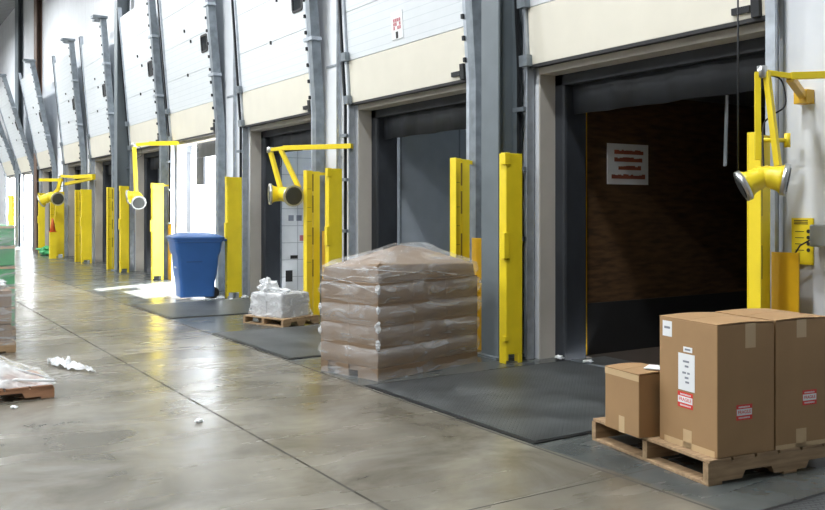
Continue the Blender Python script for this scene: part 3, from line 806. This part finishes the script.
g = MB(); g.box(-.20, .06, -.352, -.346, .62, .64); g.build('moulded_rib', M['blued'], bn)
g = MB(); g.box(-.35, -.335, -.18, -.02, .52, .545); g.build('catch_bar', M['paper'], bn)
for k, (px, py, r) in enumerate(((207, 301, .045), (221, 299, .045), (245, 298.6, .045), (254, 299.4, .045), (231, 300, .025))):
    p = at(px, py, 1.5*F/(py-HY)); p.z = r*.4+.012
    o = crumple('plastic_scrap', M['filmd' if k < 2 else 'paper'], None, (0, 0, 0), r, k+2, (1.3, 1, .5), 3); o.location = p
    tag(o, ['white film scrap at the foot of the blue bin', 'white film scrap on the floor at the right corner of the blue bin', 'pale litter at the foot of the guard right of the bin, left piece', 'pale litter at the foot of the guard right of the bin, right piece', 'tiny white litter between the bin and the yellow guard'][k], 'litter', 'litter around the bin')
# ================================================================ LEFT SIDE LOADS
lp = thing('low_wrapped_pallet', 'low pallet of film-wrapped flat boxes at the lower left edge', 'pallet load', (.28, 7.44, 0), 0)
slat_pallet(lp, 1.08, .80, M['wood2'], .10, 6)
bx('carton', M['paper'], lp, .0, .72, .12, .74, .101, .27, bevel=.01)
g = MB()
gridx, gridy = 22, 16
vv = []
for a in range(gridx+1):
    row = []
    for c in range(gridy+1):
        x, y = -.02+1.12*a/gridx, -.02+.84*c/gridy
        fx = max(0, (x-.74)/.34); fy = max(0, (.10-y)/.12)
        z = .285-(.17*min(1, fx**.8))-(.17*min(1, fy**.9)) if (fx > 0 or fy > 0) else .285
        z = max(z, .11)+.012*noise.noise(Vector((x*9, y*14, 1)))+.006*noise.noise(Vector((x*30, y*30, 1)))
        row.append(g.b.verts.new((x, y, z)))
    vv.append(row)
for a in range(gridx):
    for c in range(gridy): g.b.faces.new((vv[a][c], vv[a+1][c], vv[a+1][c+1], vv[a][c+1]))
g.build('stretch_wrap', M['filmm'], lp, smooth=True)
g = MB(); g.tube([(1.09, .0, .13), (.8, .05, .16), (.3, .0, .13), (-.02, .0, .12)], .012, 6); g.tube([(1.08, .02, .14), (.75, .2, .25), (.4, .1, .22), (0, .05, .24)], .008, 6); g.build('film_band', M['paper'], lp)
bp = thing('brown_box_stack', 'wrapped stack of brown boxes on a pallet in front of the green boxes', 'pallet load', (.42, 10.0, 0), 0)
slat_pallet(bp, 1.03, .9, M['wood'], .12, 6)
for z in (.122, .30, .478):
    for x in (0, .335, .67):
        bx('carton', M['card2'], bp, x+.01, x+.32, .02, .86, z, z+.172, bevel=.006)
    bx('carton_label', M['paper'], bp, .74, .86, .016, .0195, z+.05, z+.12)
wrap(bp, 'stretch_wrap', M['film'], 1.03, .9, [(.08, 0, 0, 0, 0, .02), (.12, .0, .0, .0, .0, .03), (.4, -.012, -.01, .0, .0, .03), (.63, -.01, -.005, .0, .0, .03), (.68, .02, .05, .02, .02, .05), (.70, .1, .2, .1, .1, .05)], amp=.02, seed=8)
crumple('loose_film', M['filmd'], bp, (.72, .3, .70), .14, 11, (1.6, 1.4, .6))
gp = thing('green_box_stack', 'tall stack of green printed boxes on a pallet at the left edge', 'pallet load', (.55, 11.25, 0), 0)
slat_pallet(gp, 1.08, 1.0, M['wood'], .12, 6)
for k in range(5):
    z = .122+k*.238
    for x in (0, .54):
        c = bx('carton', M['green'], gp, x+.012, x+.53, .02, .98, z, z+.228, bevel=.006)
        g = MB(); g.box(x+.02, x+.30, .014, .0195, z+.03, z+.2); g.build('carton_label', M['paper'], c)
        g = MB(); g.box(x+.011, x+.531, .012, .0185, z+.2, z+.226); g.build('tape_strip', M['tape'], c)
wrap(gp, 'stretch_wrap', M['film'], 1.08, 1.0, [(.08, 0, 0, 0, 0, .02), (.12, -.005, -.005, -.005, -.005, .03), (.6, -.012, -.01, -.01, 0, .03), (1.29, -.01, -.005, -.01, .0, .03), (1.325, .02, .05, .02, .02, .05)], amp=.015, seed=14)
# ================================================================ LITTER ON THE FLOOR
g = MB(); n = 26; vv = []
p0, p1 = at(48, 364, 8.5), at(95, 373, 8.05)
p0.z = p1.z = 0
for a in range(n+1):
    f = a/n; row = []
    c = p0.lerp(p1, f); wd = .10*math.sin(PI*min(1, f*1.15+.1))+.02; side = Vector((.35, 1, 0)).normalized()
    for q in range(7):
        s_ = q/6-.5
        z = .01+.075*abs(noise.noise(Vector((f*8, s_*4, 2))))*(1.5 if f < .5 else .8)+.045*(1-abs(2*s_))*math.sin(PI*f)
        row.append(g.b.verts.new(c+side*(s_*2*wd+.03*noise.noise(Vector((f*6, 0, 5))))+Vector((.02*noise.noise(Vector((f*9, s_*5, 7))), 0, z))))
    vv.append(row)
for a in range(n):
    for q in range(6): g.b.faces.new((vv[a][q], vv[a+1][q], vv[a+1][q+1], vv[a][q+1]))
o = g.build('film_strip', M['filmd']); md = o.modifiers.new('s', 'SOLIDIFY'); md.thickness = .004
tag(o, 'crumpled strip of white film lying on the floor beside the low pallet', 'litter')
def scrap(px, py, r, label, m='paper', sq=(1.4, .8, .4)):
    p = at(px, py, EYE*F/(py-HY)); p.z = r*.35+(.022 if p.x > 3.6 else 0)
    o = crumple('litter_scrap', M[m], None, (0, 0, 0), r, px % 7, sq, 3); o.location = p; o.rotation_euler = (0, 0, px % 3)
    tag(o, label, 'litter')
scrap(199, 422, .03, 'small crumpled white scrap on the open concrete floor')
scrap(559, 361, .05, 'white paper scrap on the leveler at the foot of the door jamb', sq=(1.5, .8, .25))
scrap(588, 365, .045, 'white paper scrap on the leveler just left of the cartons', sq=(1.2, .8, .3))
scrap(14, 408, .025, 'tiny white scrap on the floor by the low wrapped pallet')
bd = at(543, 364, 8.6)
# clutter by the seventh and eighth doors
gb = thing('green_bag', 'green bag lying at the foot of the far yellow guards', 'bag', (5.35, 30.7, 0))
crumple('sack', M['green'], gb, (0, 0, .14), .3, 3, (.9, 1.6, .45), 3)
cn = thing('traffic_cone', 'orange cone on a narrow yellow stand before the far yellow guards', 'cone', (5.15, 28.45, 0))
g = MB(); g.box(-.1, .1, -.1, .1, .8, .82); g.tube([(0, 0, .82), (0, 0, 1.22)], [.09, .02], 14); g.build('cone', M['orange'], cn)
bx('stand_box', M['yellow'], cn, -.09, .09, -.09, .09, 0, .8)
# ================================================================ LIGHT
for X_ in (-9, -3.5, 2):
    for k in range(5):
        Yk = 4+k*9
        t = thing('highbay_lamp', 'highbay lamp hanging under the roof deck', 'ceiling lamp', (X_, Yk, 9.0), 0, 'highbay lamps')
        bx('housing', M['dgalv'], t, -.3, .3, -.6, .6, .0, .12)
        bx('lamp_lens', M['lamp'], t, -.27, .27, -.57, .57, -.02, 0)
        b_ = MB(); b_.tube([(0, 0, .12), (0, 0, 1.0)], .015, 6); b_.build('hanger', M['dgalv'], t)
        la = bpy.data.lights.new('highbay', 'AREA'); la.shape = 'RECTANGLE'; la.size = .54; la.size_y = 1.14; la.energy = 470; la.color = (.95, .98, 1)
        lo_ = bpy.data.objects.new('highbay_light', la); COL.objects.link(lo_); lo_.parent = t; lo_.location = (0, 0, -.04)
su = bpy.data.lights.new('sun', 'SUN'); su.energy = 60; su.angle = .01; su.color = (1, .96, .9)
so = bpy.data.objects.new('sun', su); COL.objects.link(so)
dv = Vector((-.60, -.34, -.78))
so.rotation_euler = dv.to_track_quat('-Z', 'Y').to_euler()
wd = bpy.data.worlds.new('world'); S.world = wd; wd.use_nodes = True
bg = wd.node_tree.nodes['Background']; bg.inputs['Color'].default_value = (.88, .94, 1, 1); bg.inputs['Strength'].default_value = 16
# ================================================================ CAMERA
cam = bpy.data.cameras.new('camera'); co = bpy.data.objects.new('camera', cam); COL.objects.link(co)
co.location = (0, 0, EYE); co.rotation_euler = (PI/2, 0, -YAW)
cam.sensor_width = 36; cam.lens = F/825*36; cam.shift_y = -(255-HY)/825; cam.shift_x = (412.5-CX)/825; cam.clip_end = 300
S.camera = co
S.view_settings.view_transform = 'Standard'; S.view_settings.look = 'None'; S.view_settings.gamma = 1; S.view_settings.exposure = 0.08
S.cycles.use_denoising = True
